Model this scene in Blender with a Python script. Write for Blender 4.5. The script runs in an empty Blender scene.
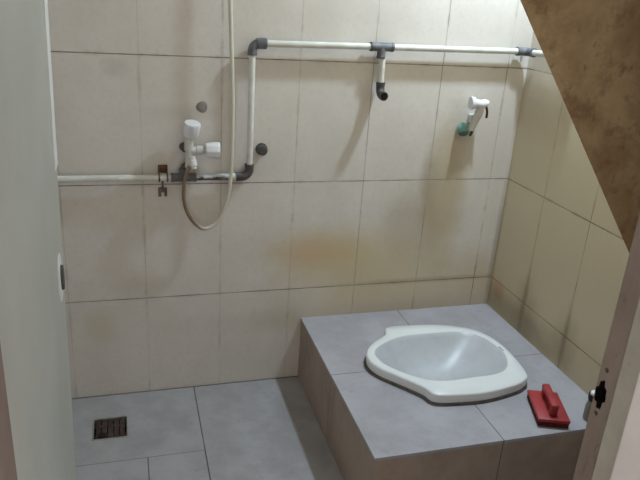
import bpy, bmesh, math, random
from mathutils import Vector, Matrix
random.seed(7)
S = bpy.context.scene
COL = S.collection

# ------------------------------------------------------------------ helpers
def lin(r, g, b):
    f = lambda c: (c / 255 / 12.92) if c / 255 <= 0.04045 else ((c / 255 + 0.055) / 1.055) ** 2.4
    return (f(r), f(g), f(b), 1.0)

class NT:
    """thin wrapper for building node trees"""
    def __init__(s, name):
        s.m = bpy.data.materials.new(name); s.m.use_nodes = True
        s.t = s.m.node_tree; s.n = s.t.nodes; s.l = s.t.links
        s.b = s.n['Principled BSDF']
        s.pos = s.n.new('ShaderNodeNewGeometry').outputs['Position']
    def set(s, sock, v):
        if hasattr(v, 'links') or isinstance(v, bpy.types.NodeSocket): s.l.new(v, sock)
        else: sock.default_value = v
    def math(s, op, a, b=0.0, c=0.0, clamp=False):
        n = s.n.new('ShaderNodeMath'); n.operation = op; n.use_clamp = clamp
        for i, v in enumerate((a, b, c)):
            s.set(n.inputs[i], v)
        return n.outputs[0]
    def xyz(s):
        n = s.n.new('ShaderNodeSeparateXYZ'); s.l.new(s.pos, n.inputs[0]); return n.outputs
    def noise(s, scale, detail=4, rough=.6, vec=None, stretch=None, dist=0.0):
        v = vec if vec is not None else s.pos
        if stretch:
            m = s.n.new('ShaderNodeMapping'); m.inputs['Scale'].default_value = stretch
            s.l.new(v, m.inputs[0]); v = m.outputs[0]
        n = s.n.new('ShaderNodeTexNoise'); s.l.new(v, n.inputs['Vector'])
        n.inputs['Scale'].default_value = scale; n.inputs['Detail'].default_value = detail
        n.inputs['Roughness'].default_value = rough; n.inputs['Distortion'].default_value = dist
        return n.outputs['Fac']
    def ramp(s, v, lo, hi, a=0.0, b=1.0):
        n = s.n.new('ShaderNodeMapRange'); n.interpolation_type = 'SMOOTHSTEP'
        s.set(n.inputs['Value'], v)
        n.inputs['From Min'].default_value = lo; n.inputs['From Max'].default_value = hi
        n.inputs['To Min'].default_value = a; n.inputs['To Max'].default_value = b
        return n.outputs[0]
    def mix(s, f, a, b):
        n = s.n.new('ShaderNodeMix'); n.data_type = 'RGBA'
        s.set(n.inputs['Factor'], f); s.set(n.inputs['A'], a) if False else None
        s.set(n.inputs[6], a); s.set(n.inputs[7], b)
        return n.outputs[2]
    def line(s, coord, at, half):
        """1 on the line coord == at, soft edge"""
        d = s.math('ABSOLUTE', s.math('SUBTRACT', coord, at))
        return s.ramp(d, half * .5, half * 1.3, 1, 0)
    def lines(s, coord, off, step, half):
        """repeating grout lines"""
        w = s.math('SUBTRACT', coord, off - step * 40.5)
        w = s.math('MODULO', w, step)
        return s.line(w, step * .5, half)
    def mx(s, *a):
        r = a[0]
        for v in a[1:]: r = s.math('MAXIMUM', r, v)
        return r
    def blob(s, c, rad, soft=.5, warp=.0, wscale=14):
        """soft ellipse for dirt and painted shade: 1 inside, 0 outside; c, rad in world metres (None = ignore axis)"""
        o = s.xyz(); acc = None
        for i in range(3):
            if c[i] is None: continue
            d = s.math('DIVIDE', s.math('SUBTRACT', o[i], c[i]), rad[i])
            d = s.math('MULTIPLY', d, d)
            acc = d if acc is None else s.math('ADD', acc, d)
        acc = s.math('SQRT', acc)
        if warp:
            acc = s.math('ADD', acc, s.math('MULTIPLY', s.math('SUBTRACT', s.noise(wscale), .5), warp * 2))
        return s.ramp(acc, 1 - soft, 1 + soft, 1, 0)
    def bump(s, h, strength=.3, dist=.002):
        n = s.n.new('ShaderNodeBump'); n.inputs['Strength'].default_value = strength
        n.inputs['Distance'].default_value = dist
        s.l.new(h, n.inputs['Height']); s.l.new(n.outputs[0], s.b.inputs['Normal'])
    def out(s, col, rough=.5, metal=0.0, spec=.5):
        s.set(s.b.inputs['Base Color'], col); s.set(s.b.inputs['Roughness'], rough)
        s.b.inputs['Metallic'].default_value = metal
        s.b.inputs['Specular IOR Level'].default_value = spec
        return s.m

def simple(name, c1, c2, scale=30, rough=.5, metal=0.0, spec=.5, stretch=None, lo=.35, hi=.65, bump=0):
    t = NT(name); f = t.noise(scale, stretch=stretch)
    if bump: t.bump(f, bump)
    return t.out(t.mix(t.ramp(f, lo, hi), lin(*c1), lin(*c2)), rough, metal, spec)

def link(o, parent=None):
    COL.objects.link(o)
    if parent: o.parent = parent
    return o

def finish(name, bm, mat, parent=None, smooth=None, kind=None):
    bmesh.ops.recalc_face_normals(bm, faces=bm.faces)
    me = bpy.data.meshes.new(name); bm.to_mesh(me); bm.free()
    me.materials.append(mat)
    if smooth is not None:
        for p in me.polygons: p.use_smooth = True
        me.set_sharp_from_angle(angle=math.radians(smooth))
    o = bpy.data.objects.new(name, me); link(o, parent)
    if parent:
        # meshes are authored in world space: bake the parent's place out
        me.transform(parent.matrix_world.inverted() if parent.type != 'EMPTY' else Matrix.Translation(-wloc(parent)))
    if kind: o['kind'] = kind
    return o

def wloc(o):
    v = o.location.copy()
    while o.parent:
        o = o.parent; v += o.location
    return v

def thing(name, label, cat, loc, group=None):
    o = bpy.data.objects.new(name, None); o.empty_display_size = .05
    link(o); o.location = loc
    o['label'] = label; o['category'] = cat
    if group: o['group'] = group
    return o

def tag(o, label, cat, group=None):
    o['label'] = label; o['category'] = cat
    if group: o['group'] = group
    return o

def box(bm, lo, hi, bev=0.0, seg=2, rot=None, pivot=None):
    lo, hi = Vector(lo), Vector(hi); c = (lo + hi) / 2; d = hi - lo
    r = bmesh.ops.create_cube(bm, size=1.0, matrix=Matrix.Translation(c) @ Matrix.Diagonal((d.x, d.y, d.z, 1)))
    vs = r['verts']
    if bev:
        es = list({e for v in vs for e in v.link_edges})
        q = bmesh.ops.bevel(bm, geom=es, offset=bev, segments=seg, profile=.5, affect='EDGES')
        vs = list({v for f in q['faces'] for v in f.verts} | {v for v in vs if v.is_valid})
    if rot is not None:
        pv = Vector(pivot if pivot is not None else c)
        bmesh.ops.transform(bm, verts=vs, matrix=Matrix.Translation(pv) @ rot.to_4x4() @ Matrix.Translation(-pv))
    return vs

def sweep(bm, pts, rad, seg=16, cap=True):
    """tube along a polyline; rad a number or a list"""
    pts = [Vector(p) for p in pts]; n = len(pts)
    rs = rad if isinstance(rad, (list, tuple)) else [rad] * n
    tang = []
    for i in range(n):
        a = pts[max(i - 1, 0)]; b = pts[min(i + 1, n - 1)]
        t = (b - a)
        tang.append(t.normalized() if t.length > 1e-9 else (tang[-1] if tang else Vector((0, 0, 1))))
    up = Vector((0, 0, 1)) if abs(tang[0].z) < .9 else Vector((0, 1, 0))
    nrm = tang[0].cross(up).normalized(); rings = []
    for i in range(n):
        if i:
            q = tang[i - 1].rotation_difference(tang[i]); nrm = (q @ nrm).normalized()
        bi = tang[i].cross(nrm).normalized()
        rings.append([bm.verts.new(pts[i] + (nrm * math.cos(2 * math.pi * k / seg) + bi * math.sin(2 * math.pi * k / seg)) * rs[i]) for k in range(seg)])
    for a, b in zip(rings, rings[1:]):
        for k in range(seg):
            bm.faces.new((a[k], a[(k + 1) % seg], b[(k + 1) % seg], b[k]))
    if cap:
        bm.faces.new(rings[0]); bm.faces.new(rings[-1][::-1])
    return rings

def lathe(bm, base, axis, prof, seg=24, flute=None):
    """profile [(distance along axis, radius)] turned about axis; flute = (count, depth) ribs the profile"""
    base = Vector(base); ax = Vector(axis).normalized()
    u = ax.cross(Vector((0, 0, 1)) if abs(ax.z) < .9 else Vector((1, 0, 0))).normalized(); v = ax.cross(u)
    rings = []
    for d, r in prof:
        ring = []
        for k in range(seg):
            a = 2 * math.pi * k / seg
            rr = r * (1 - flute[1] * (0.5 - 0.5 * math.cos(flute[0] * a))) if flute else r
            ring.append(bm.verts.new(base + ax * d + (u * math.cos(a) + v * math.sin(a)) * rr))
        rings.append(ring)
    for a, b in zip(rings, rings[1:]):
        for k in range(seg):
            bm.faces.new((a[k], a[(k + 1) % seg], b[(k + 1) % seg], b[k]))
    bm.faces.new(rings[0]); bm.faces.new(rings[-1][::-1])

def arc(c, a, b, n=8):
    """quarter bend: from c+a round to c+b about centre (c)"""
    c, a, b = Vector(c), Vector(a), Vector(b)
    return [c + a * math.cos(t * math.pi / 2 / n) + b * math.sin(t * math.pi / 2 / n) for t in range(n + 1)]

def spline(pts, per=8, closed=False):
    pts = [Vector(p) for p in pts]; n = len(pts); out = []
    rng = range(n) if closed else range(n - 1)
    for i in rng:
        g = (lambda j: pts[j % n]) if closed else (lambda j: pts[max(0, min(n - 1, j))])
        p0, p1, p2, p3 = g(i - 1), g(i), g(i + 1), g(i + 2)
        for k in range(per):
            t = k / per
            out.append(.5 * ((2 * p1) + (-p0 + p2) * t + (2 * p0 - 5 * p1 + 4 * p2 - p3) * t * t + (-p0 + 3 * p1 - 3 * p2 + p3) * t ** 3))
    if not closed: out.append(pts[-1])
    return out

def cut(o, cutter_bm):
    """boolean difference, applied at once; the cutter does not stay in the scene"""
    bmesh.ops.recalc_face_normals(cutter_bm, faces=cutter_bm.faces)
    me = bpy.data.meshes.new('tmp'); cutter_bm.to_mesh(me); cutter_bm.free()
    c = bpy.data.objects.new('tmp', me); COL.objects.link(c)
    m = o.modifiers.new('b', 'BOOLEAN'); m.operation = 'DIFFERENCE'; m.object = c; m.solver = 'EXACT'
    bpy.context.view_layer.update()
    dg = bpy.context.evaluated_depsgraph_get()
    new = bpy.data.meshes.new_from_object(o.evaluated_get(dg))
    o.modifiers.clear(); old = o.data; o.data = new
    bpy.data.meshes.remove(old); bpy.data.objects.remove(c); bpy.data.meshes.remove(me)

# ------------------------------------------------------------------ dimensions (metres)
XR = .827          # right wall
XL = -.80          # left wall
YF = -1.434        # room side of the door wall
ZC = 2.40          # ceiling
PX, PY, PZ = .052, -.797, .252     # raised platform: left edge, front edge, height
H0, TH, TW = .373, .4035, .25      # tile rows: first joint, tile height, tile width

# ------------------------------------------------------------------ materials
def wall_tile(name, axis, off, stains_shade, upright=None):
    t = NT(name); o = t.xyz(); u = o[axis]; z = o[2]
    gu = t.lines(u, off, TW, .0015)
    keep = t.ramp(t.noise(2.3, 3, .6), .38, .62, .18, .85)
    if upright is not None: keep = t.math('MULTIPLY', keep, t.ramp(u, upright[0], upright[1], .55, 1))
    g = t.mx(t.math('MULTIPLY', gu, keep), t.lines(z, H0, TH, .0016))
    base = t.mix(t.ramp(t.noise(5, 5, .6), .35, .68), lin(212, 207, 199), lin(220, 215, 208))
    base = t.mix(t.ramp(t.noise(60, 3), .45, .75, 0, .35), base, lin(202, 193, 178))
    for col, amt, args in stains_shade:
        m = t.blob(*args)
        base = t.mix(t.math('MULTIPLY', m, amt), base, lin(*col))
    gd = t.ramp(t.noise(9, 4), .38, .62)
    gcol = t.mix(gd, lin(150, 138, 120), lin(84, 70, 56))
    vis = t.math('MULTIPLY', g, t.ramp(t.noise(6, 3), .3, .55, .45, 1))
    # a little dirt bleeding from the joints
    g2 = t.mx(t.lines(u, off, TW, .006), t.lines(z, H0, TH, .007))
    base = t.mix(t.math('MULTIPLY', g2, t.ramp(t.noise(13, 4), .45, .7, 0, .3)), base, lin(140, 120, 92))
    col = t.mix(vis, base, gcol)
    t.bump(t.math('ADD', t.math('MULTIPLY', g, -1.0), t.math('MULTIPLY', t.noise(7, 2), .25)), .35, .002)
    return t.out(col, t.ramp(t.noise(8), .3, .7, .30, .42), 0, .45)

YB = (200, 184, 142)
M_back = wall_tile('back wall tiles', 0, 0.0, [
    (YB, .55, ((.50, None, .32), (.46, 1, .17), .6, .35, 7)),
    ((176, 158, 112), .6, ((.57, None, .72), (.075, 1, .25), .6, .3, 10)),
    ((150, 128, 84), .35, ((.46, None, .60), (.10, 1, .14), .6, .4, 12)),
    ((206, 158, 126), .60, ((.10, None, .515), (.13, 1, .05), .7, .35, 16)),
    ((198, 182, 132), .5, ((.12, None, .50), (.20, 1, .10), .6, .3, 16)),
    ((196, 178, 128), .4, ((.30, None, .47), (.16, 1, .12), .7, .4, 9)),
    ((130, 118, 104), .15, ((-.37, None, 1.01), (.10, 1, .02), .9, .5, 30)),  # shadow band above the tap, painted into the tile colour
    ((128, 122, 112), .16, ((-.57, None, 1.14), (.035, 1, .028), .6, .5, 40)),
    ((188, 174, 120), .25, ((-.66, None, .27), (.05, 1, .06), .6, .5, 30)),
    ((152, 140, 120), .25, ((.5, None, .25), (.7, 1, .045), .8, .4, 12)),
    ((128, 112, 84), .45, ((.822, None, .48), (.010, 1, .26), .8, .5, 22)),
    ((132, 116, 88), .35, ((.55, None, .376), (.30, 1, .010), .9, .5, 22)),
    ((132, 116, 88), .35, ((.50, None, .78), (.03, 1, .10), .8, .5, 22)),
], (.1, .4))
M_right = wall_tile('right wall tiles', 1, -.236, [
    ((196, 180, 140), .75, ((None, -.5, .60), (1, 1.1, .75), .5, .2, 5)),
    ((186, 136, 98), .5, ((None, -.06, .345), (1, .05, .035), .6, .4, 20)),
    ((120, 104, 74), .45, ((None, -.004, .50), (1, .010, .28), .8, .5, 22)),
    ((104, 88, 58), .50, ((None, -.236, .37), (1, .012, .12), .8, .5, 26)),
    ((104, 88, 58), .45, ((None, -.486, .36), (1, .012, .11), .8, .5, 26)),
    ((110, 92, 58), .50, ((None, -.20, .29), (1, .26, .06), .7, .5, 12)),
    ((128, 112, 74), .40, ((None, -.25, .35), (1, .06, .10), .7, .5, 16)),
    ((128, 112, 74), .40, ((None, -.49, .35), (1, .05, .09), .7, .5, 16)),
])
M_left = wall_tile('left wall tiles', 1, -.25, [(YB, .2, ((None, -.5, .3), (1, .6, .3), .6, .3, 8))])

def grey_tile(name, joints, c1=(150, 148, 148), c2=(166, 165, 166)):
    t = NT(name); o = t.xyz()
    g = joints(t, o)
    f = t.noise(6, 6, .65)
    base = t.mix(t.ramp(f, .35, .65), lin(*c1), lin(*c2))
    base = t.mix(t.ramp(t.noise(28, 4), .55, .8, 0, .35), base, lin(132, 130, 128))
    base = t.mix(t.ramp(t.noise(120, 2), .6, .8, 0, .25), base, lin(178, 176, 174))
    g = t.math('MULTIPLY', g, t.ramp(t.noise(11, 3), .25, .5, .5, 1))
    col = t.mix(g, base, lin(86, 80, 76))
    t.bump(t.math('ADD', t.math('MULTIPLY', g, -1.0), t.math('MULTIPLY', f, .2)), .3, .0015)
    return t.out(col, .5, 0, .35)

def floor_joints(t, o):
    a = t.line(o[0], -.343, .0022)
    left = t.ramp(o[0], -.345, -.341, 1, 0)
    b = t.math('MULTIPLY', t.mx(t.line(o[1], -.365, .0018), t.line(o[1], -.765, .0018)), t.math('MULTIPLY', left, .6))
    c = t.math('MULTIPLY', t.line(o[0], -.52, .0018), t.math('MULTIPLY', t.ramp(o[1], -.367, -.363, 1, 0), left))
    d = t.math('MULTIPLY', t.line(o[1], -.80, .0022), t.math('SUBTRACT', 1.0, left))
    e = t.line(o[1], -.002, .004)
    return t.mx(a, b, c, d, e)
def plat_joints(t, o):
    a = t.line(o[0], .438, .0016)
    b = t.line(o[1], -.392, .0014)
    return t.mx(a, b)
M_floor = grey_tile('floor tiles', floor_joints)
M_ptop = grey_tile('platform top tiles', plat_joints, (158, 156, 160), (172, 170, 175))

t = NT('platform side tiles'); o = t.xyz()
f = t.noise(5, 5, .65)
base = t.mix(t.ramp(f, .35, .65), lin(150, 134, 122), lin(168, 152, 138))
base = t.mix(t.ramp(t.noise(9, 4, stretch=(1, 1, .3)), .5, .75, 0, .4), base, lin(128, 110, 96))
g = t.mx(t.line(o[0], .438, .0018), t.math('MULTIPLY', t.line(o[1], -.392, .0016), t.ramp(o[0], .06, .07, 1, 0)))
M_pside = t.out(t.mix(t.math('MULTIPLY', g, .8), base, lin(80, 70, 60)), .5, 0, .35)

M_cem_shade = simple('dark grey mortar and gap shadow', (92, 90, 88), (116, 114, 110), 40, .9, 0, .2, bump=.3)
M_patch = simple('grey hole filler', (126, 122, 116), (152, 147, 140), 60, .9, 0, .2, bump=.3)
M_ceil = simple('painted ceiling', (214, 212, 204), (224, 222, 216), 6, .9, 0, .1)
M_plaster = simple('hall plaster', (176, 170, 162), (190, 184, 176), 6, .9, 0, .1)

# brown stained panel
t = NT('stained brown panel')
f = t.noise(7, 7, .68, dist=.4)
c = t.mix(t.ramp(f, .32, .66), lin(184, 156, 116), lin(228, 204, 160))
c = t.mix(t.ramp(t.noise(16, 6, .7), .5, .66, 0, .7), c, lin(160, 128, 100))
c = t.mix(t.ramp(t.noise(20, 3, .5, stretch=(1, 1, .22)), .6, .74, 0, .45), c, lin(230, 208, 170))
c = t.mix(t.ramp(t.noise(34, 3, .6, stretch=(1, 1, .6)), .62, .72, 0, .5), c, lin(118, 90, 62))
t.bump(f, .25, .003)
M_brown = t.out(c, .75, 0, .25)

M_pvc = simple('white pipe plastic', (206, 205, 196), (222, 222, 216), 18, .35, 0, .5)
M_fit = simple('grey pipe fitting', (92, 94, 98), (112, 114, 118), 30, .5, 0, .4)
M_fitdark = simple('dark pipe fitting', (66, 64, 62), (88, 86, 84), 30, .55, 0, .4)
t = NT('thread seal tape'); f = t.noise(60, 5, .7, stretch=(.6, 2, 2))
f2 = t.math('ADD', f, t.math('MULTIPLY', t.math('SUBTRACT', t.xyz()[2], .806), 26.0))
M_tape = t.out(t.mix(t.ramp(f2, .42, .56), lin(52, 48, 48), lin(198, 202, 206)), .5)
M_rust = simple('rusty strap metal', (86, 66, 50), (124, 98, 74), 70, .75, .3, .3, bump=.3)
M_galv = simple('dull metal tab', (96, 88, 80), (126, 118, 108), 60, .6, .4, .4)
M_white = simple('white tap plastic', (222, 222, 226), (234, 234, 236), 12, .3, 0, .5)
M_tapbody = simple('aged white plastic', (196, 194, 188), (212, 210, 206), 25, .38, 0, .5)
M_tapdark = simple('dark tap socket', (74, 68, 62), (100, 94, 86), 40, .5, .2, .4)
# hose: browned near the tap, clean further up
t = NT('shower hose plastic'); o = t.xyz()
left = t.math('MULTIPLY', t.ramp(o[0], -.345, -.285, 1, 0), t.ramp(t.noise(30, 3), .2, .5, .7, 1))
M_hose = t.out(t.mix(left, lin(206, 203, 188), lin(134, 112, 92)), .4, 0, .4)
M_ceramic = simple('white glazed ceramic', (222, 226, 226), (230, 233, 232), 4, .12, 0, .6)
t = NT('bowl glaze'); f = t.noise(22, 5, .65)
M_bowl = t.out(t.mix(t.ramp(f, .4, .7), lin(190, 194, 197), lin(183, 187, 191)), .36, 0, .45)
M_black = simple('black hole', (20, 18, 16), (32, 28, 24), 30, .7, 0, .2)
M_red = simple('red plastic', (150, 46, 50), (168, 58, 60), 20, .42, 0, .45)
M_brist = simple('dark red bristles', (74, 30, 32), (104, 44, 44), 260, .9, 0, .1, stretch=(1, 1, .15), bump=.6)
M_teal = simple('teal plastic', (112, 156, 150), (132, 172, 166), 30, .4, 0, .5)
M_tealdk = simple('dark teal plastic', (64, 96, 92), (80, 114, 108), 30, .5, 0, .4)
M_blackpl = simple('black plastic', (34, 34, 34), (50, 48, 48), 30, .45, 0, .4)
t = NT('door sheet'); f = t.noise(3, 5, .6)
M_door = t.out(t.mix(t.ramp(f, .35, .65), lin(168, 168, 158), lin(178, 178, 168)), .38, 0, .45)
M_doortrim = simple('door edge trim', (216, 218, 214), (228, 229, 226), 8, .35, 0, .5)
t = NT('weathered door jamb'); f = t.noise(9, 6, .65, stretch=(1, 1, .35))
c = t.mix(t.ramp(f, .35, .65), lin(134, 122, 113), lin(154, 142, 133))
c = t.mix(t.ramp(t.noise(45, 4, .7, stretch=(1, 1, .4)), .58, .72, 0, .6), c, lin(112, 92, 80))
t.bump(f, .3, .002)
M_jamb = t.out(c, .65, 0, .3)
t = NT('pale jamb stop'); f = t.noise(7, 5, .65)
c = t.mix(t.ramp(f, .35, .65), lin(176, 172, 162), lin(190, 188, 178))
c = t.mix(t.ramp(t.noise(50, 3), .62, .75, 0, .4), c, lin(150, 134, 122))
M_stop = t.out(c, .6, 0, .3)
M_jambl = simple('brown door jamb', (118, 102, 92), (136, 119, 108), 9, .65, 0, .3, stretch=(1, 1, .4))
M_casing = simple('white casing paint', (226, 226, 224), (236, 236, 234), 8, .5, 0, .4)
M_drain = simple('corroded drain metal', (58, 46, 44), (86, 70, 66), 50, .55, .35, .4, bump=.3)
M_drainfr = simple('drain rim metal', (150, 148, 140), (178, 176, 166), 60, .4, .6, .5)
M_sludge = simple('dark drain pit', (40, 28, 26), (70, 46, 44), 40, .7, 0, .3)
M_bottle = simple('pale cloudy plastic', (124, 126, 112), (142, 144, 130), 20, .4, 0, .4)

# ------------------------------------------------------------------ room shell
def struct(o): o['kind'] = 'structure'; return o
# drain opening in the floor
DX0, DX1, DY0, DY1 = -.690, -.577, -.252, -.137

bm = bmesh.new(); box(bm, (XL - .1, 0, -.15), (XR + .1, .1, ZC))
wall_back = struct(finish('wall_back', bm, M_back))
bm = bmesh.new(); box(bm, (XR, -1.60, -.15), (XR + .1, 0, ZC))
wall_right = struct(finish('wall_right', bm, M_right))
bm = bmesh.new(); box(bm, (XL - .1, -1.60, -.15), (XL, 0, ZC))
wall_left = struct(finish('wall_left', bm, M_left))
bm = bmesh.new(); box(bm, (XL - .1, -1.60, ZC), (XR + .1, .1, ZC + .1))
struct(finish('ceiling', bm, M_ceil))
bm = bmesh.new(); box(bm, (XL, -1.60, -.15), (XR, 0, 0))
floor = struct(finish('floor', bm, M_floor))
cb = bmesh.new(); box(cb, (DX0, DY0, -.05), (DX1, DY1, .05)); cut(floor, cb)
# wall with the doorway (right and left of the opening and above it)
JR, JL = .094, -.678
bm = bmesh.new()
box(bm, (JR + .03, -1.60, 0), (XR, YF, ZC))
box(bm, (XL, -1.60, 0), (JL - .035, YF, ZC))
box(bm, (JL - .035, -1.60, 2.05), (JR + .03, YF, ZC))
struct(finish('wall_front', bm, M_plaster))
# right jamb: latch rebate, then the stop
bm = bmesh.new()
box(bm, (JR, -1.481, 0), (JR + .03, YF, 2.02), .0025, 2)
jr = struct(finish('trim_1', bm, M_jamb))
cb = bmesh.new()                                    # ragged latch mortise with two screw holes
pr = [(k * math.pi / 12, .0112 + .0014 * math.sin(k * 2.1) + .0012 * math.cos(k * 1.1)) for k in range(24)]
zc, yc = .884, -1.447
ring = [(yc + math.cos(a) * r * .95, zc + math.sin(a) * r * 2.0) for a, r in pr]
va = [cb.verts.new((JR - .01, y, z)) for y, z in ring]; vb = [cb.verts.new((JR + .02, y, z)) for y, z in ring]
cb.faces.new(va); cb.faces.new(vb[::-1])
for i in range(len(ring)):
    j = (i + 1) % len(ring); cb.faces.new((va[i], va[j], vb[j], vb[i]))
cut(jr, cb)
for z in (.925, .853):
    cb = bmesh.new(); lathe(cb, (JR - .01, -1.4475, z), (1, 0, 0), [(0, .0038), (.022, .0038)], 12); cut(jr, cb)
# thin black cup added in the mortise, standing in for its inner shade
bm = bmesh.new(); box(bm, (JR + .0175, yc - .012, zc - .026), (JR + .0195, yc + .011, zc + .026))
sl_ = lambda k, x: [bm.verts.new((x, yc + (y - yc) * k, zc + (z - zc) * k)) for y, z in ring]
o1, o2, i1, i2 = sl_(.985, JR + .0006), sl_(.985, JR + .0174), sl_(.93, JR + .0006), sl_(.93, JR + .0174)
nr = len(ring)
for A_, B_ in ((o1, o2), (o2, i2), (i2, i1), (i1, o1)):
    for i in range(nr): bm.faces.new((A_[i], A_[(i + 1) % nr], B_[(i + 1) % nr], B_[i]))
finish('mortise_shade', bm, M_black, jr)
bm = bmesh.new()
for z in (.925, .853): lathe(bm, (JR + .006, -1.4475, z), (1, 0, 0), [(0, .0037), (.004, .0037)], 12)
finish('screw_hole', bm, M_black, jr)
bm = bmesh.new(); box(bm, (JR - .012, -1.545, 0), (JR + .03, -1.481, 2.02), .003, 2)
struct(finish('trim_2', bm, M_stop))
bm = bmesh.new(); box(bm, (.045, -1.62, 0), (.20, -1.545, 2.12), .006, 3)
struct(finish('trim_3', bm, M_casing))
# left jamb
bm = bmesh.new(); box(bm, (JL - .035, -1.60, 0), (JL, YF - .002, 2.02), .003, 2)
struct(finish('trim_4', bm, M_jambl))
# lintel
bm = bmesh.new(); box(bm, (JL, -1.545, 2.02), (JR, YF, 2.05))
struct(finish('trim_5', bm, M_jamb))

# ------------------------------------------------------------------ raised platform
bm = bmesh.new(); box(bm, (PX + .001, PY + .001, 0), (XR, 0, PZ - .009))
plat = tag(finish('toilet_platform', bm, M_pside), 'raised step with grey tiled top and brown tiled sides under the squat toilet', 'platform')
bm = bmesh.new(); box(bm, (PX, PY, PZ - .009), (XR, 0, PZ))
ptop = finish('tiled_top', bm, M_ptop, plat)
ptop['label'] = 'grey tiled top'

# ------------------------------------------------------------------ squat toilet
ZT = PZ + .038
outer_ctl = [(.329, -.181, 1), (.43, -.181, 0), (.523, -.194, 0), (.605, -.226, 0), (.655, -.27, 0), (.682, -.345, 0),
             (.684, -.45, 0), (.668, -.548, 0), (.639, -.580, 0), (.587, -.600, 0), (.488, -.618, 0), (.405, -.616, 0),
             (.322, -.601, 1), (.300, -.556, 0), (.252, -.493, 0), (.203, -.429, 0), (.188, -.375, 0), (.200, -.325, 0), (.238, -.278, 0), (.302, -.228, 0)]
inner_ctl = [(.345, -.262), (.467, -.255), (.575, -.262), (.628, -.299), (.651, -.369), (.650, -.435), (.615, -.500), (.562, -.528),
             (.474, -.532), (.39, -.535), (.325, -.515), (.262, -.455), (.226, -.390), (.240, -.322)]
outer = [Vector((p.x - .008, p.y - .003, 0)) for p in spline([(a, b, 0) for a, b, _ in outer_ctl], 8, True)]
inner = [Vector((p.x - .008, p.y - .003, 0)) for p in spline([(a, b, 0) for a, b in inner_ctl], 8, True)]
TC = Vector((.45, -.395, 0))
def cast(poly, ang):
    d = Vector((math.cos(ang), math.sin(ang), 0)); best = None
    for i in range(len(poly)):
        a = poly[i] - TC; b = poly[(i + 1) % len(poly)] - TC; e = b - a
        den = d.x * e.y - d.y * e.x
        if abs(den) < 1e-12: continue
        tt = (a.x * e.y - a.y * e.x) / den; uu = (a.x * d.y - a.y * d.x) / den
        if tt > 0 and -1e-9 <= uu <= 1 + 1e-9: best = tt if best is None else max(best, tt)
    return TC + d * best
NA = 180
angs = [2 * math.pi * k / NA for k in range(NA)]
RO = [cast(outer, a) for a in angs]; RI = [cast(inner, a) for a in angs]
def ringverts(bm, pts, z): return [bm.verts.new((p.x, p.y, z if not callable(z) else z(p))) for p in pts]
def toward(P, Q, d): return [p + (q - p).normalized() * d for p, q in zip(P, Q)]
def bridge(bm, a, b):
    n = len(a)
    for k in range(n): bm.faces.new((a[k], a[(k + 1) % n], b[(k + 1) % n], b[k]))

toilet = thing('squat_toilet', 'white ceramic squat toilet set into the grey tiled platform', 'toilet', (TC.x, TC.y, PZ))
bm = bmesh.new()
prof = [(.002, PZ + .004), (.0, PZ + .012), (.0, ZT - .006), (.0015, ZT - .0025), (.005, ZT)]
rings = [ringverts(bm, toward(RO, [TC] * NA, d), z) for d, z in prof]
mid = [o_ + (i_ - o_) * .55 for o_, i_ in zip(RO, RI)]
rings.append(ringverts(bm, mid, ZT + .001))
rings.append(ringverts(bm, toward(RI, RO, .006), ZT))
for a, b in zip(rings, rings[1:]): bridge(bm, a, b)
rim = finish('rim', bm, M_ceramic, toilet, 60)
bm = bmesh.new()
TB = Vector((.375, -.472, 0)); hole_r = .030; D = .098
HB = [TB + Vector((math.cos(a), math.sin(a), 0)) * hole_r for a in angs]
rings = [ringverts(bm, toward(RI, RO, .006), ZT)]
rings.append(ringverts(bm, RI, ZT - .003))
for s in [i / 22 for i in range(1, 23)]:
    pts = [i_ + (h - i_) * s for i_, h in zip(RI, HB)]
    dep = D * (1 - (1 - s) ** 2.1)
    # steeper at the right and front walls, a gentle shelf at the rounded left end
    vs = []
    for p in pts:
        w = 1.0
        vs.append(bm.verts.new((p.x, p.y, ZT - .004 - dep * (.9 + .1 * w))))
    rings.append(vs)
last = rings[-1]
rings.append(ringverts(bm, [p * .94 + TB * .06 for p in HB], ZT - .004 - D - .012))
rings.append(ringverts(bm, [p * .9 + TB * .1 for p in HB], ZT - .004 - D - .05))
for a, b in zip(rings, rings[1:]): bridge(bm, a, b)
bm.faces.new(rings[-1])
finish('bowl', bm, M_bowl, toilet, 70)
bm = bmesh.new(); lathe(bm, (TB.x, TB.y, ZT - .004 - D - .048), (0, 0, 1), [(0, .0275), (.002, .0275)], 24)
finish('outlet', bm, M_black, toilet)
bm = bmesh.new()
rings = [ringverts(bm, [p + (p - TC).normalized() * d for p in RO], z) for d, z in ((.0045, PZ), (.004, PZ + .007), (-.004, PZ + .010))]
for a, b in zip(rings, rings[1:]): bridge(bm, a, b)
bm.faces.new(rings[0][::-1])
# open underneath so that the bowl can pass: rebuilt as a ring
bmesh.ops.delete(bm, geom=[f for f in bm.faces if len(f.verts) > 4], context='FACES_ONLY')
rings2 = ringverts(bm, [p + (TC - p).normalized() * .012 for p in RO], PZ)
bm.verts.ensure_lookup_table()
bridge(bm, rings2, rings[0])
seal = finish('sealing_shadow_band', bm, M_cem_shade, toilet); seal['label'] = 'dark grey mortar and gap shadow band'  # dark colour also paints the gap's shadow line round the base
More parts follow.
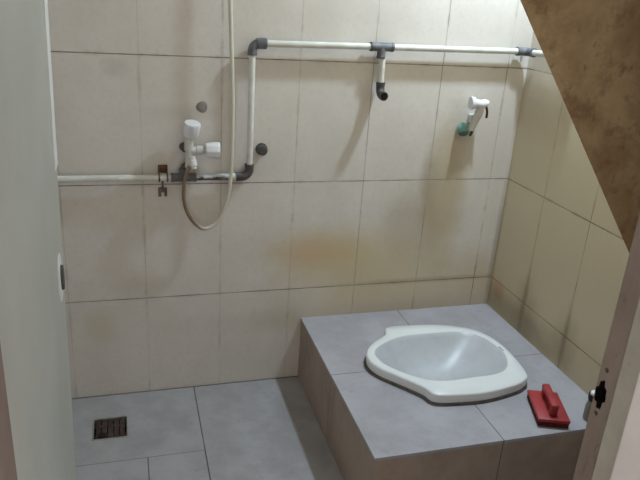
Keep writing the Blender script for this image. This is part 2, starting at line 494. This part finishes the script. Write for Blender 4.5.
# the small dark maker's mark on the rim by the right end: an oval and two short strokes
bm = bmesh.new()
mk = Vector((.656, -.396)); mdir = Vector((.10, -.99)).normalized(); mnor = Vector((mdir.y, -mdir.x))
for off, ln, wd in ((-.011, .004, .0045), (-.001, .006, .0028), (.009, .006, .0028)):
    c = mk + mdir * off
    q = [c + mdir * ln * a + mnor * wd * b for a, b in ((-.7, -.5), (.7, -.5), (1, 0), (.7, .5), (-.7, .5), (-1, 0))]
    lo = [bm.verts.new((v.x, v.y, ZT + .0004)) for v in q]; hi = [bm.verts.new((v.x, v.y, ZT + .0012)) for v in q]
    bm.faces.new(hi); bm.faces.new(lo[::-1])
    for k in range(6): bm.faces.new((lo[k], lo[(k + 1) % 6], hi[(k + 1) % 6], hi[k]))
finish('maker_mark', bm, M_fitdark, toilet)
# seat the bowl: opening through the platform
for o_, z0, z1 in ((plat, PZ - .185, PZ + .05), (ptop, PZ - .1, PZ + .05)):
    cb = bmesh.new()
    P = [p + (TC - p).normalized() * .013 for p in RO]
    P = P[::3]
    off = Vector((0, 0, 0)) if o_ is plat else Vector((-wloc(plat).x, -wloc(plat).y, -wloc(plat).z))
    a = [cb.verts.new(Vector((p.x, p.y, z0)) + off) for p in P]; b = [cb.verts.new(Vector((p.x, p.y, z1)) + off) for p in P]
    bridge(cb, a, b); cb.faces.new(a[::-1]); cb.faces.new(b)
    cut(o_, cb)

# ------------------------------------------------------------------ water pipes on the back wall
RP, RF = .0102, .0142
ZL, ZU, YP, XV = .806, 1.229, -.026, -.161
pipe = thing('water_pipe', 'white water pipe with grey fittings running along the tiled back wall', 'pipe', (XV, YP, ZL))
def seg(name, a, b, r, m, ends=False):
    bm = bmesh.new()
    a, b = Vector(a), Vector(b); d = (b - a).normalized(); L = (b - a).length
    if ends: pts = [(0, r * .93), (.0015, r), (L - .0015, r), (L, r * .93)]
    else: pts = [(0, r), (L, r)]
    lathe(bm, a, d, pts, 20)
    return finish(name, bm, m, pipe, 40)
def elbow(a, c, b, m, name='elbow', r=RF):
    """elbow fitting from a to b round the corner c"""
    a, c, b = Vector(a), Vector(c), Vector(b)
    k = min((a - c).length, (b - c).length) * .62
    da, db = (a - c).normalized(), (b - c).normalized()
    ctr = c + da * k + db * k
    pts = [a, a + (c - a).normalized() * .004] + arc(ctr, -db * k, -da * k, 8) + [b - (b - c).normalized() * .004, b]
    rs = [r * 1.06] * 2 + [r] * 9 + [r * 1.06] * 2
    bm = bmesh.new(); sweep(bm, pts, rs, 20)
    return finish(name, bm, m, pipe, 40)
seg('pipe', (XL, YP, ZL), (-.408, YP, ZL), RP, M_pvc)
# tee under the tap
def tee(c, ax, half, up, ulen, m):
    bm = bmesh.new(); c, ax, up = Vector(c), Vector(ax), Vector(up)
    lathe(bm, c - ax * half, ax, [(0, RF), (.001, RF * 1.05), (.008, RF * 1.05), (.009, RF * .97), (2 * half - .009, RF * .97), (2 * half - .008, RF * 1.05), (2 * half - .001, RF * 1.05), (2 * half, RF)], 20)
    lathe(bm, c, up, [(0, RF * .97), (ulen - .009, RF * .97), (ulen - .008, RF * 1.05), (ulen - .001, RF * 1.05), (ulen, RF)], 20)
    return finish('tee', bm, m, pipe, 40)
tee((-.373, YP, ZL), (1, 0, 0), .040, (0, 0, 1), .030, M_fit)
seg('taped_pipe', (-.335, YP, ZL), (-.203, YP, ZL), RP, M_tape)
seg('collar', (-.222, YP, ZL), (-.198, YP, ZL), RP * 1.12, M_pvc, True)
elbow((-.205, YP, ZL), (XV, YP, ZL), (XV, YP, ZL + .042), M_fitdark)
seg('pipe', (XV, YP, ZL + .035), (XV, YP, ZU - .030), RP, M_pvc)
elbow((XV, YP, ZU - .036), (XV, YP, ZU), (XV + .036, YP, ZU), M_fit)
bm = bmesh.new(); lathe(bm, (XV + .012, YP, ZU), (1, 0, 0), [(0, RF * 1.1), (.002, RF * 1.18), (.03, RF * 1.18), (.032, RF * 1.05)], 20)
finish('socket', bm, M_fit, pipe, 40)
seg('pipe', (XV + .03, YP, ZU), (.235, YP, ZU + .005), RP, M_pvc)
tee((.262, YP, ZU + .005), (1, 0, 0), .040, (0, 0, -1), .036, M_fit)
seg('pipe', (.268, YP, ZU - .025), (.270, YP, 1.105), RP, M_pvc)
elbow((.270, YP, 1.122), (.270, YP, 1.082), (.270, YP - .040, 1.082), M_fitdark)
bm = bmesh.new(); lathe(bm, (.270, YP - .0395, 1.082), (0, -1, 0), [(0, RF * .8), (.0012, RF * .8)], 20)
finish('plug', bm, M_black, pipe)
seg('pipe', (.295, YP, ZU + .005), (.772, YP, ZU + .010), RP, M_pvc)
XE = XR - .026
elbow((XE - .042, YP, ZU + .010), (XE, YP, ZU + .010), (XE, YP - .040, ZU + .010), M_fit)
seg('pipe', (XE, YP - .034, ZU + .010), (XE, -.30, ZU + .020), RP, M_pvc)
bm = bmesh.new(); lathe(bm, (XE - .022, YP - .004, ZU - .006), (0, 0, -1), [(0, .006), (.016, .004), (.020, .002)], 10)
finish('sealant_drip', bm, M_pvc, pipe, 40)

# rusty pipe clamp at the lower run
cl = thing('pipe_clamp', 'rusty strap clamp holding the lower white pipe left of the tap', 'clamp', (-.437, 0, ZL))
bm = bmesh.new()
n = 14
for xs0, xs1 in ((-.4515, -.4465), (-.4265, -.4215)):
  bm = bmesh.new()
  prev = None
  for k in range(n + 1):
      a = math.pi * k / n + math.pi / 2            # half loop on the viewer's side
      pts = []
      for r in (RP + .0005, RP + .003):
          pts.append((YP + math.cos(a) * r, ZL + math.sin(a) * r))
      cur = [bm.verts.new((x, y, z)) for x in (xs0, xs1) for y, z in pts]
      if prev:
          for i, j in ((0, 1), (1, 3), (3, 2), (2, 0)): bm.faces.new((prev[i], prev[j], cur[j], cur[i]))
      else: bm.faces.new((cur[0], cur[1], cur[3], cur[2]))
      prev = cur
  bm.faces.new((prev[0], prev[2], prev[3], prev[1]))
  for s in (1, -1):
      z = ZL + s * (RP + .0016)
      box(bm, (xs0, YP, z - .0013), (xs1, -.0005, z + .0013))
  finish('strap', bm, M_rust, cl, 40)
bm = bmesh.new(); box(bm, (-.4515, -.003, ZL + .010), (-.4215, 0, ZL + .036), .001, 1)
lathe(bm, (-.438, -.003, ZL + .027), (0, -1, 0), [(0, .004), (.002, .0035)], 12)
finish('tab', bm, M_rust, cl)
bm = bmesh.new()
box(bm, (-.4525, -.003, ZL - .070), (-.4425, 0, ZL - .040)); box(bm, (-.4335, -.003, ZL - .070), (-.4245, 0, ZL - .040))
box(bm, (-.4425, -.003, ZL - .056), (-.4335, 0, ZL - .040)); box(bm, (-.4415, -.0022, ZL - .042), (-.4345, 0, ZL - .010))
finish('tab', bm, M_galv, cl)

# ------------------------------------------------------------------ tap
tap = thing('shower_tap', 'white plastic two knob shower tap on the back wall above the lower pipe', 'tap', (-.362, 0, ZL + .03))
TX, TY = -.357, -.040
bm = bmesh.new()
lathe(bm, (TX, TY, ZL + .026), (0, 0, 1), [(0, .010), (.008, .0105), (.012, .0135), (.022, .0135), (.030, .0115), (.062, .0115), (.068, .0145), (.108, .0145), (.112, .011), (.124, .010)], 24)
lathe(bm, (TX, TY, ZL + .092), (1, 0, 0), [(0, .0115), (.022, .012), (.024, .0145), (.042, .0145), (.044, .0105), (.052, .010)], 24)
finish('valve_body', bm, M_tapbody, tap, 40)
bm = bmesh.new(); sweep(bm, [(-.372, YP, ZL + .028), (-.371, YP - .004, ZL + .036), (TX, TY, ZL + .052)], [.0115, .0115, .0112], 18)
lathe(bm, (TX - .012, -.001, ZL + .094), (0, -1, 0), [(0, .015), (.003, .0145), (.008, .011), (.034, .010)], 20)
finish('tap_stem', bm, M_tapdark, tap, 40)
bm = bmesh.new()
lathe(bm, (TX + .008, TY - .014, ZL + .075), (.12, -.35, -1), [(0, .010), (.012, .0105), (.014, .0125), (.030, .0125), (.032, .009), (.040, .0085)], 20)
finish('spout', bm, M_tapbody, tap, 40)
def knob(base, axis):
    bm = bmesh.new()
    lathe(bm, base, axis, [(0, .0185), (.0015, .0225), (.006, .0242), (.036, .0262), (.041, .0262), (.0445, .0245), (.0450, .018), (.0445, .006)], 48, (8, .06))
    k = finish('knob', bm, M_white, tap, 35)
    bm = bmesh.new(); ax = Vector(axis).normalized()
    lathe(bm, Vector(base) + ax * .0440, ax, [(0, .0105), (.0022, .0095)], 16)
    c = finish('knob_cap', bm, M_fit, k)
    c.data.transform(Matrix.Translation(-wloc(tap))) if False else None
    return k
knob((TX + .006, TY - .002, ZL + .138), (.10, -.24, 1))
knob((TX + .052, TY, ZL + .092), (1, -.06, 0))

# hose: from the spout down, round the loop and up out of sight
hp = [(-.356, -.056, .850), (-.368, -.058, .825), (-.374, -.056, .790), (-.375, -.053, .740), (-.362, -.048, .690), (-.337, -.044, .652),
      (-.308, -.042, .634), (-.272, -.042, .650), (-.246, -.043, .697), (-.232, -.045, .752), (-.225, -.046, .81), (-.222, -.046, .90),
      (-.222, -.044, 1.05), (-.228, -.042, 1.22), (-.235, -.038, 1.40), (-.238, -.030, 1.60), (-.240, -.006, 1.78)]
bm = bmesh.new(); sweep(bm, spline(hp, 8), .0062, 14)
hose = tag(finish('shower_hose', bm, M_hose, None, 50), 'thin cream shower hose looping below the tap and rising up the wall', 'hose')

# ------------------------------------------------------------------ wall plugs
bm = bmesh.new(); lathe(bm, (-.312, 0, 1.027), (0, -1, 0), [(0, .019), (.0012, .0175), (.002, .010)], 48, (3, .12))
tag(finish('hole_filler', bm, M_patch, None, 40), 'round grey cement patch in the tile above the tap knobs', 'patch')
so = thing('pipe_socket', 'dark capped pipe socket in the wall right of the vertical white pipe', 'pipe socket', (-.118, 0, .892))
bm = bmesh.new(); lathe(bm, (-.118, .0, .892), (0, -1, 0), [(0, .020), (.003, .020), (.004, .0165), (.026, .0165), (.029, .0145)], 24)
finish('socket_body', bm, M_fitdark, so, 40)
bm = bmesh.new(); lathe(bm, (-.118, -.0288, .892), (0, -1, 0), [(0, .0115), (.0015, .0105)], 20)
finish('cap', bm, M_fitdark, so)

# ------------------------------------------------------------------ sprayer and teal knob
sp = thing('bidet_sprayer', 'white hand sprayer with black trigger hung on the back wall near the corner', 'sprayer', (.632, 0, 1.03))
HA = Vector((.640, -.046, 1.060)); HB_ = Vector((.624, -.028, .965))
bm = bmesh.new(); sweep(bm, spline([(.664, -.042, 1.060), (.656, -.044, 1.062), HA, (.612, -.049, 1.063)], 6), [.010] * 2 + [.0135] * 4 + [.0145] * 13, 20)
finish('neck', bm, M_white, sp, 45)
bm = bmesh.new(); lathe(bm, (.616, -.049, 1.063), (-1, .10, -.02), [(0, .013), (.003, .014), (.004, .021), (.016, .0225), (.018, .021)], 28)
nz = finish('nozzle', bm, M_white, sp, 40)
bm = bmesh.new(); lathe(bm, (.5984, -.0472, 1.0626), (-1, .10, -.02), [(0, .0185), (.0015, .0175)], 24)
finish('spray_plate', bm, M_tapbody, nz)
bm = bmesh.new(); sweep(bm, spline([HA, (.641, -.041, 1.035), (.634, -.034, 1.0), HB_], 6), [.0155] * 3 + [.0145] * 8 + [.0125] * 8, 18)
finish('handle', bm, M_tapbody, sp, 45)
bm = bmesh.new(); sweep(bm, spline([(.660, -.044, 1.056), (.668, -.046, 1.036), (.670, -.045, 1.012)], 6), [.0042] * 13, 10)
finish('trigger', bm, M_blackpl, sp, 45)
bm = bmesh.new(); sweep(bm, spline([(.634, -.030, .985), (.631, -.032, .965), (.622, -.032, .945)], 5), [.0048] * 11, 10)
finish('hose_stub', bm, M_blackpl, sp, 45)
bm = bmesh.new(); box(bm, (.622, -.030, .988), (.652, 0, 1.018), .004, 2)
finish('wall_bracket', bm, M_tapbody, sp)
tk = thing('round_holder', 'small round teal holder on the back wall below the white sprayer', 'holder', (.602, 0, .965))
bm = bmesh.new(); lathe(bm, (.602, 0, .968), (0, -1, -.05), [(0, .017), (.004, .017), (.006, .0205), (.024, .020), (.030, .017), (.032, .011)], 28)
finish('holder_body', bm, M_teal, tk, 40)
bm = bmesh.new(); lathe(bm, (.602, -.018, .960), (.05, -.12, -1), [(0, .0175), (.010, .017), (.016, .013), (.018, .008)], 24)
finish('lower_cup', bm, M_tealdk, tk, 40)

# ------------------------------------------------------------------ brown sloping panel
YA, YB2 = -1.0, -.978
top = (.137, 1.404); low = (.501, .912)
k_ = (top[0] - low[0]) / (top[1] - low[1])
zb_ = .80
poly = [(low[0] + (zb_ - low[1]) * k_, zb_), (XR, zb_), (XR, ZC), (top[0] + (ZC - top[1]) * k_, ZC)]
bm = bmesh.new()
a = [bm.verts.new((x, YA, z)) for x, z in poly]; b = [bm.verts.new((min(x + .03, XR) if x < XR else x, YB2, z)) for x, z in poly]   # edge bevelled away from the door
bm.faces.new(a); bm.faces.new(b[::-1])
for i in range(4): bm.faces.new((a[i], a[(i + 1) % 4], b[(i + 1) % 4], b[i]))
tag(finish('sloping_panel', bm, M_brown), 'brown stained panel with a slanted edge hanging across the upper right corner', 'panel')

# ------------------------------------------------------------------ floor drain
dr = thing('floor_drain', 'square dark corroded drain in the grey floor beside the door edge', 'drain', ((DX0 + DX1) / 2, (DY0 + DY1) / 2, 0))
bm = bmesh.new()
w = .005
for lo, hi in (((DX0, DY0, -.004), (DX1, DY0 + w, .0012)), ((DX0, DY1 - w, -.004), (DX1, DY1, .0012)),
               ((DX0, DY0 + w, -.004), (DX0 + w, DY1 - w, .0012)), ((DX1 - w, DY0 + w, -.004), (DX1, DY1 - w, .0012))): box(bm, lo, hi)
finish('frame', bm, M_drainfr, dr)
bm = bmesh.new(); box(bm, (DX0 + .001, DY0 + .001, -.05), (DX1 - .001, DY1 - .001, -.026))
finish('pit', bm, M_sludge, dr)
bm = bmesh.new()
for k in range(5):
    x = DX0 + .018 + k * .0190
    box(bm, (x - .0080, DY0 + w, -.012), (x + .0080, DY1 - w, -.007), .001, 1)
for yb in (DY0 + .03, DY1 - .035): box(bm, (DX0 + w, yb - .005, -.0125), (DX1 - w, yb + .005, -.0075), .001, 1)
finish('grate', bm, M_drain, dr)
bm = bmesh.new(); lathe(bm, (DX0 + .030, DY0 + .030, -.009), (0, 0, 1), [(0, .013), (.004, .013), (.005, .010)], 16)
finish('grate_plug', bm, M_black, dr)

# ------------------------------------------------------------------ red scrub brush
br = thing('scrub_brush', 'red plastic scrubbing brush with raised handle lying right of the squat toilet', 'brush', (.636, -.702, PZ))
BC = Vector((.638, -.704, PZ)); bd = Vector((-.050, -.138, 0)).normalized(); bw = Vector((-bd.y, bd.x, 0))
BR = Matrix((bw, bd, Vector((0, 0, 1)))).transposed()
L_, W_ = .150, .092
def bbox(bm, lo, hi, bev=0, seg=2): box(bm, BC + Vector(lo), BC + Vector(hi), bev, seg, BR, BC)
bm = bmesh.new(); bbox(bm, (-W_ / 2 + .002, -L_ / 2 + .002, 0), (W_ / 2 - .002, L_ / 2 - .002, .017), .002, 1)
finish('bristles', bm, M_brist, br, 40)
bm = bmesh.new(); bbox(bm, (-W_ / 2, -L_ / 2, .0165), (W_ / 2, L_ / 2, .0275), .003, 2)
finish('base_plate', bm, M_red, br, 40)
bm = bmesh.new()
hw = .0105
for y in (-.046, .048): bbox(bm, (-hw, y - .009, .026), (hw, y + .009, .056), .003, 2)
bbox(bm, (-hw - .001, -.058, .050), (hw + .001, .060, .066), .005, 3)
finish('handle', bm, M_red, br, 40)

# ------------------------------------------------------------------ little bottle by the jamb
bo = thing('small_bottle', 'little pale bottle with black cap half hidden behind the right door jamb', 'bottle', (.751, -.757, PZ))
BX, BY = .751, -.757
bm = bmesh.new(); lathe(bm, (BX, BY, PZ), (0, 0, 1), [(0, .018), (.003, .021), (.045, .021), (.058, .018), (.066, .012), (.070, .010)], 24)
finish('bottle_body', bm, M_bottle, bo, 40)
bm = bmesh.new(); lathe(bm, (BX, BY, PZ + .066), (-.08, 0, 1), [(0, .0145), (.002, .0185), (.018, .0195), (.022, .018)], 24, (12, .06))
finish('cap', bm, M_blackpl, bo, 40)
bm = bmesh.new(); lathe(bm, (BX - .002, BY, PZ + .087), (-.08, 0, 1), [(0, .014), (.006, .013), (.010, .008)], 20)
finish('cap_top', bm, M_white, bo, 40)

# ------------------------------------------------------------------ the open door (hung a touch out of plumb)
DT = .032
def dx(z): return -.700 + .0222 * (z / 1.34)        # x of the visible face at the free edge
def leaf(bm, ya, yb, za, zb, x_in, x_out, ny=1, nz=14, bulge=None):
    """slab following the door's lean: x_in/x_out offsets from the face"""
    def P(y, z, off):
        s = (y - (-1.43)) / (-.70 + 1.43)           # 0 hinge, 1 free edge
        xf = -.690 + (dx(z) + .690) * s
        if bulge: xf += bulge(y, z)
        return Vector((xf - off, y, z))
    ys = [ya + (yb - ya) * i / ny for i in range(ny + 1)]; zs = [za + (zb - za) * i / nz for i in range(nz + 1)]
    F = [[bm.verts.new(P(y, z, x_in)) for z in zs] for y in ys]; B = [[bm.verts.new(P(y, z, x_out)) for z in zs] for y in ys]
    for i in range(ny):
        for j in range(nz):
            bm.faces.new((F[i][j], F[i + 1][j], F[i + 1][j + 1], F[i][j + 1])); bm.faces.new((B[i][j], B[i][j + 1], B[i + 1][j + 1], B[i + 1][j]))
    for j in range(nz):
        bm.faces.new((F[0][j], F[0][j + 1], B[0][j + 1], B[0][j])); bm.faces.new((F[ny][j], B[ny][j], B[ny][j + 1], F[ny][j + 1]))
    for i in range(ny):
        bm.faces.new((F[i][0], B[i][0], B[i + 1][0], F[i + 1][0])); bm.faces.new((F[i][nz], F[i + 1][nz], B[i + 1][nz], B[i][nz]))
bm = bmesh.new(); leaf(bm, -1.425, -.70, .012, 2.0, 0, DT, 6, 24)
door = finish('door_1', bm, M_door, None, 30); door['kind'] = 'structure'
bm = bmesh.new(); leaf(bm, -.745, -.697, 1.03, 2.002, -.002, DT + .002, 3, 20)
finish('edge_trim', bm, M_doortrim, door, 30)
bm = bmesh.new()
# latch: pale rounded plate on the face with a dark oval knob
hz, hy = .812, -.775
hx = -.689
def plate(bm, w, h, x0, x1, y, z, n=28, p=3.0):
    q = []
    for k in range(n):
        a = 2 * math.pi * k / n
        q.append((y + math.copysign(abs(math.cos(a)) ** (2 / p), math.cos(a)) * w / 2, z + math.copysign(abs(math.sin(a)) ** (2 / p), math.sin(a)) * h / 2))
    A = [bm.verts.new((x0, a, b)) for a, b in q]; B = [bm.verts.new((x1, y + (a - y) * .86, z + (b - z) * .95)) for a, b in q]
    bm.faces.new(A); bm.faces.new(B[::-1])
    for k in range(n): bm.faces.new((A[k], A[(k + 1) % n], B[(k + 1) % n], B[k]))
plate(bm, .075, .105, hx - .004, hx + .004, hy, hz)
lk = finish('latch_plate', bm, M_doortrim, door, 40)
bm = bmesh.new(); plate(bm, .030, .056, hx + .0039, hx + .009, hy + .010, hz - .004, 28, 2.2)
finish('latch_knob', bm, M_fitdark, lk, 40)

# ------------------------------------------------------------------ light
L = bpy.data.lights.new('ceiling lamp', 'AREA'); L.shape = 'DISK'; L.size = .085; L.energy = 11.8; L.color = (.82, 1.0, 1.16)
lo = bpy.data.objects.new('ceiling_lamp', L); COL.objects.link(lo); lo.location = (.695, -.31, 2.1); lo.rotation_euler = (math.radians(-14), math.radians(3), 0)
W = bpy.data.worlds.new('hall daylight'); S.world = W; W.use_nodes = True
W.node_tree.nodes['Background'].inputs[0].default_value = (1.0, .87, .80, 1)
W.node_tree.nodes['Background'].inputs[1].default_value = .56

# ------------------------------------------------------------------ camera
cd = bpy.data.cameras.new('camera'); cam = bpy.data.objects.new('camera', cd); COL.objects.link(cam)
f, pa, rb, yw = 658.9118586, -.3665573772, .068111954566, .299688655
cd.sensor_fit = 'HORIZONTAL'; cd.sensor_width = 36; cd.lens = 36 * f / 640; cd.clip_start = .02
fwd = Vector((math.sin(yw) * math.cos(pa), math.cos(yw) * math.cos(pa), math.sin(pa)))
r = fwd.cross(Vector((0, 0, 1))).normalized(); u = r.cross(fwd)
R = r * math.cos(rb) + u * math.sin(rb); U = -r * math.sin(rb) + u * math.cos(rb)
m = Matrix((R, U, -fwd)).transposed().to_4x4(); m.translation = (-.5434934, -2.1005555, 1.4036970)
cam.matrix_world = m
S.camera = cam
vs = S.view_settings
S.display_settings.display_device = 'sRGB'
vs.view_transform = 'Standard'; vs.look = 'None'; vs.gamma = 1; vs.use_curve_mapping = False; vs.exposure = 0.5
